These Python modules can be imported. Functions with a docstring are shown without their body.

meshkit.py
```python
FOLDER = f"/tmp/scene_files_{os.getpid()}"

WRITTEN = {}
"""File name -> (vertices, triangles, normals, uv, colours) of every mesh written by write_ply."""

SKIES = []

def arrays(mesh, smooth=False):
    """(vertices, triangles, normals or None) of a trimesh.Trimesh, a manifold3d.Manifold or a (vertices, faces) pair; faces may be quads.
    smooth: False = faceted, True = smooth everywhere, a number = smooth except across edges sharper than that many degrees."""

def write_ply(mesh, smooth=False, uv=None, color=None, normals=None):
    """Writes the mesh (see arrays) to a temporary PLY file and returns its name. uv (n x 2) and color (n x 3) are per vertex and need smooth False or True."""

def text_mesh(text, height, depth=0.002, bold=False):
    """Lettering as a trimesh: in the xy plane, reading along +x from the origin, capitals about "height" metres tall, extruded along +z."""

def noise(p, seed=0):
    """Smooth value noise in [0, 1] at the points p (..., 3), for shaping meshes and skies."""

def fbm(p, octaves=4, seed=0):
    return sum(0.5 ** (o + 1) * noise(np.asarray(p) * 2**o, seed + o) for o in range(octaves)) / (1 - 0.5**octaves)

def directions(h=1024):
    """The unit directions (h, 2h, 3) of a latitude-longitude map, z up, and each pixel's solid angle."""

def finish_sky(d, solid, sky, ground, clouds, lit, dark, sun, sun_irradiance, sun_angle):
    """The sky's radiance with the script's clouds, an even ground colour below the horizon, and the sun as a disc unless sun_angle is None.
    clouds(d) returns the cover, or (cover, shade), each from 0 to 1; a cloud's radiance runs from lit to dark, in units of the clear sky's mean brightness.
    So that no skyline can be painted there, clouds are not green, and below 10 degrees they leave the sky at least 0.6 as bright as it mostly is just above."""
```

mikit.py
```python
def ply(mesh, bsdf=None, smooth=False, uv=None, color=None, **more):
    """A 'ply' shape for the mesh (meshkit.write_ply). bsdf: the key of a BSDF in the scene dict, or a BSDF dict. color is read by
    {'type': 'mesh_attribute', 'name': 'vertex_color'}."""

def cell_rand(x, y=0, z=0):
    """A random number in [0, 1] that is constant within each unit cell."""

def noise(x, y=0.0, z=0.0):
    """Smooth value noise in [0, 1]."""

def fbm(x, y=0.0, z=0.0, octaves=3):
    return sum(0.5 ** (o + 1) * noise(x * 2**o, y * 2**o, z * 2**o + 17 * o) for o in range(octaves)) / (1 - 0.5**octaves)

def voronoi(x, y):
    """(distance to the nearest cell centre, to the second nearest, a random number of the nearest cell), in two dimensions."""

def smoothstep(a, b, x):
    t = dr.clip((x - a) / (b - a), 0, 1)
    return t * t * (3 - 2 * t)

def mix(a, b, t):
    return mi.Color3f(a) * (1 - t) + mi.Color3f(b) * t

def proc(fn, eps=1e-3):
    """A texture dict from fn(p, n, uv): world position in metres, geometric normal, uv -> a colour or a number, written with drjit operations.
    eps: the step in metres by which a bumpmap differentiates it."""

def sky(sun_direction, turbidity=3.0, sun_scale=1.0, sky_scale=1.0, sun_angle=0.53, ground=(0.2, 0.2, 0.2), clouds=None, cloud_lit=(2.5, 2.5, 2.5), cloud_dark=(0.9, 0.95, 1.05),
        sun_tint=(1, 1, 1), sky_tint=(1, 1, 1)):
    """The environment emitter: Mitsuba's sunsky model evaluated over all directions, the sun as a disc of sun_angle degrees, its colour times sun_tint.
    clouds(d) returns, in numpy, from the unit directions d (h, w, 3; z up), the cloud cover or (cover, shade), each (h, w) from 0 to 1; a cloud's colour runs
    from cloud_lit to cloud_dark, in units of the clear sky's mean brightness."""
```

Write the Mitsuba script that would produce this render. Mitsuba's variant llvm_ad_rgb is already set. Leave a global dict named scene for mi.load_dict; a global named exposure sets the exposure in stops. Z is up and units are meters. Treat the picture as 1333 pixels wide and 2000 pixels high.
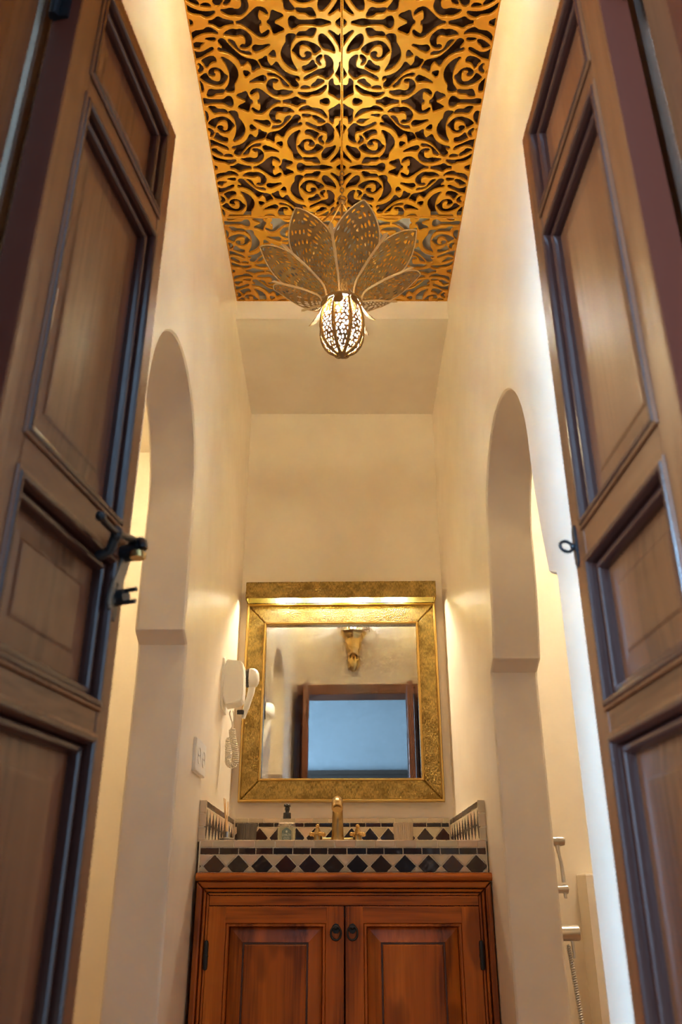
import math, numpy as np, trimesh, shapely, mapbox_earcut, mitsuba as mi, mikit, meshkit
import shapely.affinity as sa
from shapely.geometry import Polygon, box
from mikit import fbm, noise, voronoi, smoothstep, mix, proc
import drjit as dr
T = mi.ScalarTransform4f
scene, labels = {}, {}
rng = np.random.default_rng(7)

# ---------------------------------------------------------------- camera, light, exposure
EYE = 0.72
PITCH = math.radians(24.8)
scene['camera'] = dict(type='thinlens', fov=44.72, fov_axis='x', aperture_radius=0.003, focus_distance=2.95,
                       near_clip=0.02, far_clip=60.0,
                       to_world=T().look_at(origin=[0, 0, EYE], target=[0, math.cos(PITCH), EYE + math.sin(PITCH)], up=[0, 0, 1]))
exposure = 0.15
DAYLIGHT_L = (40.0, 73.0, 110.0)          # daylight in the frosted panes of the bedroom window
CHANDELIER_L = (940.0, 690.0, 385.0)
SCONCE_L = (640.0, 495.0, 290.0)
MIRROR_L = (560.0, 480.0, 360.0)
SIDE_L = (95.0, 76.0, 47.0)
SIDE_R = (120.0, 102.0, 76.0)

# ---------------------------------------------------------------- materials
def principled(col, rough=0.5, **k):
    c = col if isinstance(col, dict) else {'type': 'rgb', 'value': list(col)}
    return {'type': 'principled', 'base_color': c, 'roughness': rough, **k}
def bump(b, fn, scale, eps=1e-3):
    return {'type': 'bumpmap', 'arbitrary': proc(fn, eps), 'scale': scale, 'bsdf': b}
def two(b):
    return {'type': 'twosided', 'bsdf': b}

def plaster(a, b, s):
    def f(p, n, uv):
        m = fbm(p.x * s, p.y * s, p.z * s, 4)
        m2 = fbm(p.x * 14 + 5, p.y * 14, p.z * 9, 3)
        return mix(a, b, dr.clip(0.7 * m + 0.3 * m2, 0, 1) * 1.3 - 0.15)
    return proc(f)
def plaster_bump(p, n, uv):
    return 0.006 * fbm(p.x * 5, p.y * 5, p.z * 4, 2) + 0.0012 * fbm(p.x * 30, p.y * 30, p.z * 18, 2)
scene['m_wall'] = two({'type': 'bumpmap', 'arbitrary': proc(plaster_bump, 4e-3), 'scale': 1.0,
                       'bsdf': principled(plaster((0.67, 0.59, 0.475), (0.80, 0.73, 0.62), 2.6), 0.38, specular=0.36)})
scene['m_side'] = two(principled((0.80, 0.725, 0.60), 0.6))
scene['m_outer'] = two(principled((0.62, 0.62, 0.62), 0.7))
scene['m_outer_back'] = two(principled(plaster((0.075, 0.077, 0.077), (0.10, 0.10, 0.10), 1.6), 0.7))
scene['m_floor'] = two(principled((0.30, 0.16, 0.09), 0.5))
scene['m_dark'] = two(principled((0.02, 0.012, 0.01), 0.7))
scene['m_backing'] = two(principled((0.008, 0.0022, 0.0017), 0.8, specular=0.2))
scene['m_backing_grey'] = two(principled((0.20, 0.225, 0.26), 0.5))
def lattice_col(p, n, uv):
    return mix((0.33, 0.130, 0.006), (0.44, 0.188, 0.012), fbm(p.x * 9, p.y * 9, p.z * 9, 3))
scene['m_lattice'] = two(principled(proc(lattice_col), 0.36, metallic=0.25, specular=0.5))

def wood(dark, mid, light, axis, s=1.0, knots=0.0):
    def f(p, n, uv):
        if axis == 'z': a, b, c = p.x, p.y, p.z
        elif axis == 'x': a, b, c = p.z, p.y, p.x
        else: a, b, c = p.z, p.x, p.y
        w = fbm(a * 7 * s, b * 7 * s, c * 1.4 * s, 3)
        g = fbm(a * 150 * s + 4 * w, b * 150 * s, c * 5 * s, 3)
        ring = 0.5 + 0.5 * dr.sin(38 * s * a + 9 * w + 22 * b * s)
        t = dr.clip(0.5 * w + 0.3 * g + 0.2 * ring, 0, 1)
        col = mix(dark, mid, smoothstep(0.22, 0.52, t))
        col = mix(col, light, smoothstep(0.5, 0.8, t) * 0.8)
        if knots:
            b2 = fbm(a * 11 * s + 9, b * 11 * s, c * 4 * s + 3, 3)
            col = mix(col, dark, smoothstep(0.58, 0.72, b2) * knots)
        return col
    return proc(f)
LD, LM, LL = (0.042, 0.0115, 0.0045), (0.100, 0.0285, 0.0095), (0.150, 0.049, 0.0165)
for ax, nm in (('z', 'm_leaf_v'), ('y', 'm_leaf_h')):
    scene[nm] = two(principled(wood(LD, LM, LL, ax, 0.9), 0.34, specular=0.45))
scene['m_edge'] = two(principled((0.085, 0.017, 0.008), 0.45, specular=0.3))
scene['m_molding'] = two(principled((0.034, 0.011, 0.008), 0.22, specular=0.45))
CD, CM, CL = (0.095, 0.020, 0.004), (0.37, 0.090, 0.0095), (0.58, 0.180, 0.021)
for ax, nm in (('z', 'm_cab_v'), ('x', 'm_cab_h')):
    scene[nm] = two(principled(wood(CD, CM, CL, ax, 1.2, 0.55), 0.36, specular=0.28))
scene['m_iron'] = two(principled((0.018, 0.02, 0.024), 0.38, metallic=0.6, specular=0.5))
scene['m_iron_worn'] = two(principled((0.16, 0.14, 0.115), 0.45, metallic=0.6))
scene['m_brass'] = two(principled((0.62, 0.40, 0.15), 0.27, metallic=1.0))
scene['m_tap'] = two(principled((0.40, 0.27, 0.115), 0.27, metallic=1.0))
scene['m_brass_dark'] = two(principled((0.185, 0.12, 0.055), 0.4, metallic=0.75))
scene['m_brass_edge'] = two(principled((0.60, 0.46, 0.29), 0.35, metallic=0.9))
def emboss(p, n, uv):
    d1, d2, r = voronoi(p.x * 240 + p.y * 40, p.z * 120 - p.y * 40)
    return 0.0024 * smoothstep(0.0, 0.5, d1) + 0.0012 * noise(p.x * 420, p.y * 300, p.z * 420)
def brass_col(p, n, uv):
    t = 0.55 * fbm(p.x * 260 + p.y * 60, p.y * 80, p.z * 110, 3) + 0.45 * fbm(p.x * 30, p.y * 30, p.z * 30, 3)
    return mix((0.27, 0.17, 0.042), (0.62, 0.435, 0.14), smoothstep(0.3, 0.72, t))
scene['m_emboss'] = two({'type': 'bumpmap', 'arbitrary': proc(emboss, 6e-4), 'scale': 1.0,
                         'bsdf': principled(proc(brass_col), 0.34, metallic=0.95)})
scene['m_brass_rim'] = two(principled((0.60, 0.38, 0.11), 0.25, metallic=1.0))
scene['m_mirror'] = two({'type': 'conductor', 'material': 'none', 'specular_reflectance': {'type': 'rgb', 'value': [0.90, 0.92, 0.92]}})
scene['m_chrome'] = two({'type': 'roughconductor', 'material': 'none', 'alpha': 0.12, 'specular_reflectance': {'type': 'rgb', 'value': [0.8, 0.82, 0.84]}})
scene['m_white'] = two(principled((0.78, 0.75, 0.68), 0.3, specular=0.5))
scene['m_cord'] = two(principled((0.74, 0.68, 0.55), 0.4))
scene['m_black'] = two(principled((0.012, 0.012, 0.013), 0.35))
scene['m_grout'] = two(principled((0.74, 0.65, 0.51), 0.8))
def glaze(p, n, uv):
    return 0.0016 * fbm(p.x * 55, p.y * 55, p.z * 55, 2)
CREAM = [(0.60, 0.47, 0.325), (0.64, 0.465, 0.33), (0.56, 0.485, 0.335), (0.66, 0.53, 0.38), (0.52, 0.43, 0.295)]
DARK = [(0.016, 0.008, 0.007), (0.011, 0.008, 0.009), (0.026, 0.009, 0.006), (0.010, 0.009, 0.013), (0.020, 0.012, 0.008)]
for i, c in enumerate(CREAM):
    scene[f'm_cream{i}'] = two({'type': 'bumpmap', 'arbitrary': proc(glaze), 'scale': 1.0, 'bsdf': principled(c, 0.16, specular=0.5)})
for i, c in enumerate(DARK):
    scene[f'm_tile{i}'] = two({'type': 'bumpmap', 'arbitrary': proc(glaze), 'scale': 1.0, 'bsdf': principled(c, 0.15, specular=0.5)})
scene['m_glass'] = {'type': 'dielectric', 'int_ior': 1.5}
scene['m_soap'] = two(principled((0.70, 0.66, 0.47), 0.25))
scene['m_label'] = two(principled((0.085, 0.12, 0.11), 0.5))
scene['m_letter'] = two(principled((0.42, 0.44, 0.38), 0.5))
scene['m_smoke_glass'] = two(principled((0.085, 0.075, 0.065), 0.12, specular=0.6))
scene['m_amber_glass'] = two(principled((0.42, 0.32, 0.235), 0.14, specular=0.7))
scene['m_stick'] = two(principled((0.72, 0.50, 0.27), 0.6))
scene['m_steel'] = two(principled((0.62, 0.60, 0.56), 0.25, metallic=1.0))
scene['m_headboard'] = two(principled((0.014, 0.008, 0.005), 0.7, specular=0.15))
scene['m_rosette'] = two(principled((0.04, 0.018, 0.009), 0.7, specular=0.15))
scene['m_groove'] = two(principled((0.035, 0.008, 0.004), 0.5))

# ---------------------------------------------------------------- helpers
_used = {}
def new_key(name, parent=None):
    base = f'{parent}__{name}' if parent else name
    i = _used.get(base, -1) + 1
    _used[base] = i
    return base if i == 0 else f'{base}_{i:03d}'
def obj(name, mesh, m, parent=None, smooth=False, emit=None, label=None, **more):
    k = new_key(name, parent)
    if emit is not None:
        more['emitter'] = {'type': 'area', 'radiance': {'type': 'rgb', 'value': list(emit)}}
    scene[k] = mikit.ply(mesh, m, smooth, **more)
    if label:
        labels[k] = {'label': label}
    return k
def thing(name, label, cat, group=None, kind=None):
    k = new_key(name)
    labels[k] = {'label': label}
    if cat: labels[k]['category'] = cat
    if group: labels[k]['group'] = group
    if kind: labels[k]['kind'] = kind
    return k
def struct(name, mesh, m, label=None, smooth=False, **more):
    k = obj(name, mesh, m, None, smooth, **more)
    labels[k] = {'kind': 'structure'}
    if label: labels[k]['label'] = label
    return k

def rings_of(poly):
    poly = shapely.geometry.polygon.orient(poly, 1.0)
    out = []
    for r in [poly.exterior, *poly.interiors]:
        c = np.array(r.coords)[:-1]
        keep = np.linalg.norm(c - np.roll(c, 1, 0), axis=1) > 1e-6
        out.append(c[keep])
    return out
def inset_dir(c):
    e = np.roll(c, -1, 0) - c
    e /= np.linalg.norm(e, axis=1, keepdims=True)
    n = np.stack([-e[:, 1], e[:, 0]], 1)
    m = n + np.roll(n, 1, 0)
    d = 1 + (n * np.roll(n, 1, 0)).sum(1)
    return m / np.maximum(d, 0.35)[:, None]
def levels(poly, lv):
    """The polygon as a solid: one ring per (inset, height); closed by caps at both ends."""
    V, F, off = [], [], 0
    rs = rings_of(poly)
    ds = [inset_dir(r) for r in rs]
    per = sum(len(r) for r in rs)
    for ins, h in lv:
        for r, d in zip(rs, ds):
            V.append(np.column_stack([r + d * ins, np.full(len(r), h)]))
    for k in range(len(lv) - 1):
        s = k * per
        for r in rs:
            n = len(r); i = np.arange(n); j = (i + 1) % n
            F.append(np.stack([s + i, s + j, s + per + j], 1)); F.append(np.stack([s + i, s + per + j, s + per + i], 1))
            s += n
    ends = np.cumsum([len(r) for r in rs]).astype(np.uint32)
    for k, flip in ((0, True), (len(lv) - 1, False)):
        pts = np.vstack([r + d * lv[k][0] for r, d in zip(rs, ds)])
        tri = np.array(mapbox_earcut.triangulate_float64(pts, ends)).reshape(-1, 3).astype(int)
        a, b, c = pts[tri[:, 0]], pts[tri[:, 1]], pts[tri[:, 2]]
        cw = ((b - a)[:, 0] * (c - a)[:, 1] - (b - a)[:, 1] * (c - a)[:, 0]) < 0
        tri[cw] = tri[cw][:, ::-1]
        F.append((tri[:, ::-1] if flip else tri) + k * per)
    return trimesh.Trimesh(np.vstack(V), np.vstack(F), process=False)
def slab(poly, depth, r=0.0, n=3, both=False):
    lv = [(0, 0)]
    if both and r: lv = [(r * (1 - math.sin(a)), r * (1 - math.cos(a))) for a in np.linspace(0, math.pi / 2, n + 1)]
    if r: lv += [(r * (1 - math.cos(a)), depth - r + r * math.sin(a)) for a in np.linspace(0, math.pi / 2, n + 1)]
    else: lv += [(0, depth)]
    return levels(poly, lv)
def place(mesh, o, ex, ey, ez):
    M = np.eye(4); M[:3, 0], M[:3, 1], M[:3, 2], M[:3, 3] = ex, ey, ez, o
    m = mesh.copy(); m.apply_transform(M)
    if np.linalg.det(M[:3, :3]) < 0: m.invert()
    return m
def facing(mesh, y):
    """xy drawing -> xz, extruded towards the camera (-y) from plane y."""
    return place(mesh, (0, y, 0), (1, 0, 0), (0, 0, 1), (0, -1, 0))
def bx(x0, x1, y0, y1, z0, z1, r=0.0):
    if not r:
        m = trimesh.creation.box((x1 - x0, y1 - y0, z1 - z0)); m.apply_translation(((x0 + x1) / 2, (y0 + y1) / 2, (z0 + z1) / 2)); return m
    m = slab(box(x0, y0, x1, y1), z1 - z0, r, 2, True); m.apply_translation((0, 0, z0)); return m
def cat(*ms):
    return trimesh.util.concatenate([m for x in ms for m in (x if isinstance(x, list) else [x])])
def tube(pts, rad, sides=10, closed=False, flat=None):
    p = np.asarray(pts, float); n = len(p); rad = np.broadcast_to(rad, (n,))
    t = (np.roll(p, -1, 0) - np.roll(p, 1, 0)) if closed else np.gradient(p, axis=0)
    t /= np.linalg.norm(t, axis=1, keepdims=True) + 1e-12
    a = np.cross(t[0], [0, 0, 1.0] if abs(t[0][2]) < 0.9 else [1.0, 0, 0]); a /= np.linalg.norm(a)
    A = []
    for k in range(n):
        a = a - (a @ t[k]) * t[k]; a /= np.linalg.norm(a); A.append(a)
    A = np.array(A); B = np.cross(t, A)
    th = np.arange(sides) * 2 * np.pi / sides
    fa, fb = flat or (1, 1)
    V = (p[:, None] + rad[:, None, None] * (fa * np.cos(th)[None, :, None] * A[:, None] + fb * np.sin(th)[None, :, None] * B[:, None])).reshape(-1, 3)
    F = []
    for k in range(n if closed else n - 1):
        i = np.arange(sides); j = (i + 1) % sides; a0, b0 = k * sides, ((k + 1) % n) * sides
        F += [np.stack([a0 + i, a0 + j, b0 + j], 1), np.stack([a0 + i, b0 + j, b0 + i], 1)]
    if not closed:
        V = np.vstack([V, p[0], p[-1]]); i = np.arange(sides); j = (i + 1) % sides; e = (n - 1) * sides
        F += [np.stack([j, i, np.full(sides, n * sides)], 1), np.stack([e + i, e + j, np.full(sides, n * sides + 1)], 1)]
    return trimesh.Trimesh(V, np.vstack(F), process=False)
def spline(pts, n=24):
    from scipy.interpolate import CubicSpline
    p = np.asarray(pts, float); s = np.r_[0, np.cumsum(np.linalg.norm(np.diff(p, axis=0), axis=1))]
    return CubicSpline(s, p)(np.linspace(0, s[-1], n))
def lathe(prof, n=40, o=(0, 0, 0), axis='z'):
    m = trimesh.creation.revolve(np.asarray(prof, float), sections=n)
    if axis == 'x': m.apply_transform(trimesh.transformations.rotation_matrix(math.pi / 2, (0, 1, 0)))
    if axis == '-y': m.apply_transform(trimesh.transformations.rotation_matrix(math.pi / 2, (1, 0, 0)))
    if axis == 'y': m.apply_transform(trimesh.transformations.rotation_matrix(-math.pi / 2, (1, 0, 0)))
    m.apply_translation(o); return m
def ball(o, r, s=(1, 1, 1), sub=2):
    m = trimesh.creation.icosphere(subdivisions=sub, radius=r); m.apply_scale(s); m.apply_translation(o); return m
def chaikin(p, n=2):
    p = np.asarray(p, float)
    for _ in range(n):
        q = np.roll(p, -1, 0); p = np.stack([.75 * p + .25 * q, .25 * p + .75 * q], 1).reshape(-1, 2)
    return p

# ---------------------------------------------------------------- the room
XL, XR, YB, YD = -0.43, 0.438, 3.41, 0.78
ZC, YSEAM, YBEAM = 2.942, 2.274, 2.74
def arch(cy, hw, spring, corb, flare, step):
    half = lambda z: hw + flare * ((spring - z) / (spring - corb)) ** 1.7
    up = [(cy + half(z), z) for z in np.linspace(corb, spring, 10)]
    top = [(cy + hw * math.cos(a), spring + hw * math.sin(a)) for a in np.linspace(0, math.pi, 41)[1:-1]]
    H = half(corb)
    foot = [(H + step + 0.004, -0.2), (H + step, corb - 0.05), (H + step - 0.004, corb - 0.034), (H + 0.006, corb - 0.012), (H, corb - 0.006)]
    right = [(cy + a, z) for a, z in foot]
    left = [(2 * cy - y, z) for y, z in right + up]
    return Polygon(right + up + top + left[::-1])
def side_wall(x, out, hole):
    m = slab(box(0.60, -0.1, 3.55, 3.05).difference(hole), 0.14, 0.012, 3, True)
    return place(m, (x + out * 0.14, 0, 0), (0, 1, 0), (0, 0, 1), (-out, 0, 0))
ARCH_L = arch(1.885, 0.315, 1.75, 1.390, 0.006, 0.06)
ARCH_R = arch(1.998, 0.295, 1.673, 1.347, 0.055, 0.062)
struct('wall_left', side_wall(XL, -1, ARCH_L), 'm_wall', 'polished cream plaster wall with an arch, left of the mirror', smooth=25)
struct('wall_right', side_wall(XR, 1, ARCH_R), 'm_wall', 'polished cream plaster wall with an arch, right of the mirror', smooth=25)
struct('wall_back', bx(XL - 0.1, XR + 0.1, YB, YB + 0.1, -0.1, 3.05), 'm_wall', 'polished cream plaster wall behind the mirror')
beam = place(slab(Polygon([(YBEAM, 3.05), (YBEAM, 2.853), (YB + 0.01, 2.812), (YB + 0.01, 3.05)]), XR - XL + 0.02), (XL - 0.01, 0, 0), (0, 1, 0), (0, 0, 1), (1, 0, 0))
struct('trim_1', beam, 'm_wall', 'plaster bulkhead below the far end of the carved ceiling')
dw = slab(box(-2.2, -0.1, 2.2, 3.2).difference(box(-0.462, -0.2, 0.462, 2.10)), 0.16)
struct('wall_front', place(dw, (0, YD, 0), (1, 0, 0), (0, 0, 1), (0, -1, 0)), 'm_wall', 'plaster wall round the doorway')
struct('floor', bx(-2.3, 2.3, -3.3, 3.7, -0.08, 0), 'm_floor', 'floor')
# side rooms beyond the arches
for s, nm, x0, x1 in ((-1, 'left', -1.45, XL - 0.14), (1, 'right', XR + 0.14, 1.45)):
    xo = x0 if s < 0 else x1
    struct(f'wall_{nm}_alcove', bx(min(xo, xo + s * 0.08), max(xo, xo + s * 0.08), 0.7, 3.2, -0.05, 2.5), 'm_side', f'outer wall of the alcove beyond the {nm} arch')
    struct(f'wall_{nm}_alcove_end', bx(x0, x1, 3.08, 3.16, -0.05, 2.5), 'm_side', f'end wall of the alcove beyond the {nm} arch')
    struct(f'ceiling_{nm}_alcove', bx(x0, x1, 0.78, 3.1, 2.42, 2.5), 'm_side', f'ceiling of the alcove beyond the {nm} arch')
# bedroom behind the camera
lw = slab(box(-3.3, -0.1, 0.7, 3.0).difference(box(-1.97, 0.35, -1.13, 2.45)), 0.2)
struct('wall_bedroom_left', place(lw, (-2.0, 0, 0), (0, 1, 0), (0, 0, 1), (-1, 0, 0)), 'm_outer', 'bedroom wall with a tall window opening')
struct('wall_bedroom_right', bx(2.0, 2.1, -3.3, 0.7, -0.1, 3.0), 'm_outer', 'bedroom side wall')
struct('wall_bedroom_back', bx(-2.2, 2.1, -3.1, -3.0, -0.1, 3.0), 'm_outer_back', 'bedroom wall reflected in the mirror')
struct('ceiling_bedroom', bx(-2.3, 2.2, -3.2, 0.65, 2.9, 3.0), 'm_outer', 'bedroom ceiling')
fr = slab(box(-2.02, 0.30, -1.08, 2.50).difference(box(-1.93, 0.39, -1.17, 2.41)), 0.06, 0.006)
window = struct('window_1', place(fr, (-2.08, 0, 0), (0, 1, 0), (0, 0, 1), (1, 0, 0)), 'm_leaf_v', 'wooden frame of the bedroom window')
for z0_, z1_ in ((0.38, 1.38), (1.42, 2.42)):
    for y0_, y1_ in ((-1.94, -1.57), (-1.53, -1.16)):
        obj('pane', place(slab(box(y0_, z0_, y1_, z1_), 0.004), (-2.055, 0, 0), (0, 1, 0), (0, 0, 1), (1, 0, 0)), 'm_white', window, emit=DAYLIGHT_L, label='frosted window pane bright with daylight')
obj('glazing_bar', bx(-2.07, -2.03, -1.95, -1.15, 1.38, 1.42, 0.004), 'm_leaf_v', window)
obj('mullion', bx(-2.07, -2.03, -1.57, -1.53, 0.37, 2.43, 0.004), 'm_leaf_v', window)

# ---------------------------------------------------------------- carved ceiling
HOLES = [[4,248,11,242,22,233,37,226,34,217,33,207,34,194,34,186,26,176,27,183,25,194,20,200,12,201,4,199],[-2,184,-1,184,3,175,8,168,15,161,9,152,3,137,-1,123,-2,123],[64,253,57,258,50,264,44,266,39,261,38,255,40,247,43,245,49,245,57,249],[45,198,49,209,56,220,67,229,82,231,93,232,100,238,105,240,115,237,123,232,131,223,121,225,106,226,89,224,75,219,60,211,51,203],[108,252,120,251,130,246,137,239,145,244,156,248,171,251,179,253,164,255,143,259,122,256],[51,183,59,190,70,198,82,204,89,204,86,196,79,191,72,185,70,178,61,179],[94,206,101,208,111,209,121,209,117,202,107,200],[24,152,31,163,41,175,47,174,54,167,64,163,76,163,87,168,98,174,110,181,109,173,101,167,89,161,76,153,64,146,55,145,47,142,41,136,40,124,43,113,47,105,47,99,38,103,30,111,26,121,26,132,28,142,26,148],[60,129,66,125,71,117,70,108,63,101,57,99,59,107,65,112,66,120],[72,135,79,142,94,150,110,152,114,136,104,135,94,130,87,122,83,115,80,127],[60,82,68,89,78,97,81,87,86,78,95,71,105,67,117,68,124,77,125,89,124,99,118,107,110,110,101,106,99,101,101,97,104,95,101,90,95,89,89,93,89,101,95,110,104,114,112,114,123,109,129,98,134,92,141,88,135,79,128,67,118,59,106,56,93,59,79,64,67,73],[19,91,26,85,36,82,48,80,54,72,60,62,62,53,61,40,56,34,47,39,36,52,26,67,21,78],[-2,84,0,84,3,71,11,55,21,40,36,22,24,29,15,37,7,41,3,38,0,35,-2,34],[-1,12,0,12,16,-1,0,-13,-1,-13],[71,17,76,30,83,44,97,39,113,40,125,42,123,34,117,28,107,28,97,28,90,21,84,18],[131,150,142,145,155,136,166,122,172,107,172,91,167,76,159,64,155,57,156,43,151,35,142,34,133,36,130,40,138,50,146,62,150,77,151,95,149,109,145,124,138,138],[29,-1,39,1,52,6,61,8,73,4,88,0,114,-1,122,2,128,13,135,15,143,11,146,-2,145,-11,140,-18,133,-17,126,-11,120,-6,102,-5,78,-6,63,-10,52,-8,41,-4],[162,19,168,26,178,28,186,33,191,35,193,25,197,12,206,-1,205,-6,192,-6,190,1,187,5,176,10],[205,22,207,33,215,42,229,45,239,39,249,29,263,16,277,6,292,0,292,-3,252,-7,224,-6,232,3,235,16,234,27,227,37,219,32,211,27],[148,219,155,227,166,233,177,235,186,232,193,235,201,234,211,228,220,218,224,205,221,192,216,184,209,180,203,178,194,179,192,184,198,189,203,187,205,183,208,187,211,198,209,210,202,217,195,219,186,218,179,215,166,217,158,220],[158,203,166,203,174,197,177,187,182,175,191,169,204,166,213,167,220,159,209,159,197,163,184,172,173,184,165,195],[130,195,132,203,139,207,146,204,153,192,164,178,177,163,193,149,208,143,230,140,236,128,242,115,232,113,225,109,219,102,220,114,216,126,208,137,201,134,194,127,189,121,184,135,176,147,165,157,153,164,140,168,128,170,126,179,134,176,142,171,141,180,136,187],[225,174,232,188,243,185,255,185,267,188,276,189,266,182,253,174,240,168,232,165],[192,104,198,105,210,99,203,93,195,82]]
PA, PB = 481.6, 255.5
q = shapely.union_all([Polygon(chaikin(np.array(r).reshape(-1, 2))).buffer(0) for r in HOLES])
q = shapely.union_all([q, sa.rotate(q, 180, origin=(PA / 2, PB / 2))])
four = shapely.union_all([sa.scale(q, sx, sy, origin=(0, 0)) for sx in (1, -1) for sy in (1, -1)])
Y0 = 2.049                                             # one mirror axis of the pattern
pattern = shapely.union_all([sa.translate(four, 2 * PA * i + PA * (j % 2), PB * j) for i in (-1, 0) for j in range(-4, 7)] +
                            [sa.translate(four, 2 * PA * i, 2 * PB * j) for i in (-1, 0, 1) for j in range(-2, 4)])
pattern = pattern.buffer(1.6).buffer(2.6).buffer(-0.6)
ceiling = struct('ceiling', bx(-0.6, 0.6, 0.6, 3.5, 3.05, 3.12), 'm_dark', 'carved and gilded wooden ceiling')
obj('backing', bx(XL - 0.01, XR + 0.01, 0.62, YSEAM, 2.972, 2.992), 'm_backing', ceiling, label='dark red backing board seen through the carving')
obj('backing', bx(XL - 0.01, XR + 0.01, YSEAM, YBEAM + 0.02, 2.972, 2.992), 'm_backing_grey', ceiling, label='blue-grey backing board at the far end of the carving')
def lattice(x0, x1, y0, y1):
    g = box(x0 * 1000, (Y0 - y1) * 1000, x1 * 1000, (Y0 - y0) * 1000)
    edge = g.difference(g.buffer(-4))
    g = shapely.union_all([g.difference(pattern), edge])
    g = max(g.geoms, key=lambda a: a.area) if hasattr(g, 'geoms') else g
    g = sa.scale(g.simplify(0.25), 0.001, 0.001, origin=(0, 0))
    m = levels(g, [(0, 0), (0, 0.0075), (0.0012, 0.009)])
    # pattern +y points towards the camera; the carved face looks down
    return place(m, (0, Y0, ZC + 0.009), (1, 0, 0), (0, -1, 0), (0, 0, -1))
for y0, y1 in ((0.63, 1.42), (1.4215, YSEAM - 0.001), (YSEAM + 0.001, YBEAM)):
    obj('lattice_panel', lattice(XL, 0.0022, y0, y1), 'm_lattice', ceiling)
    obj('lattice_panel', lattice(0.0032, XR, y0, y1), 'm_lattice', ceiling)

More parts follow.
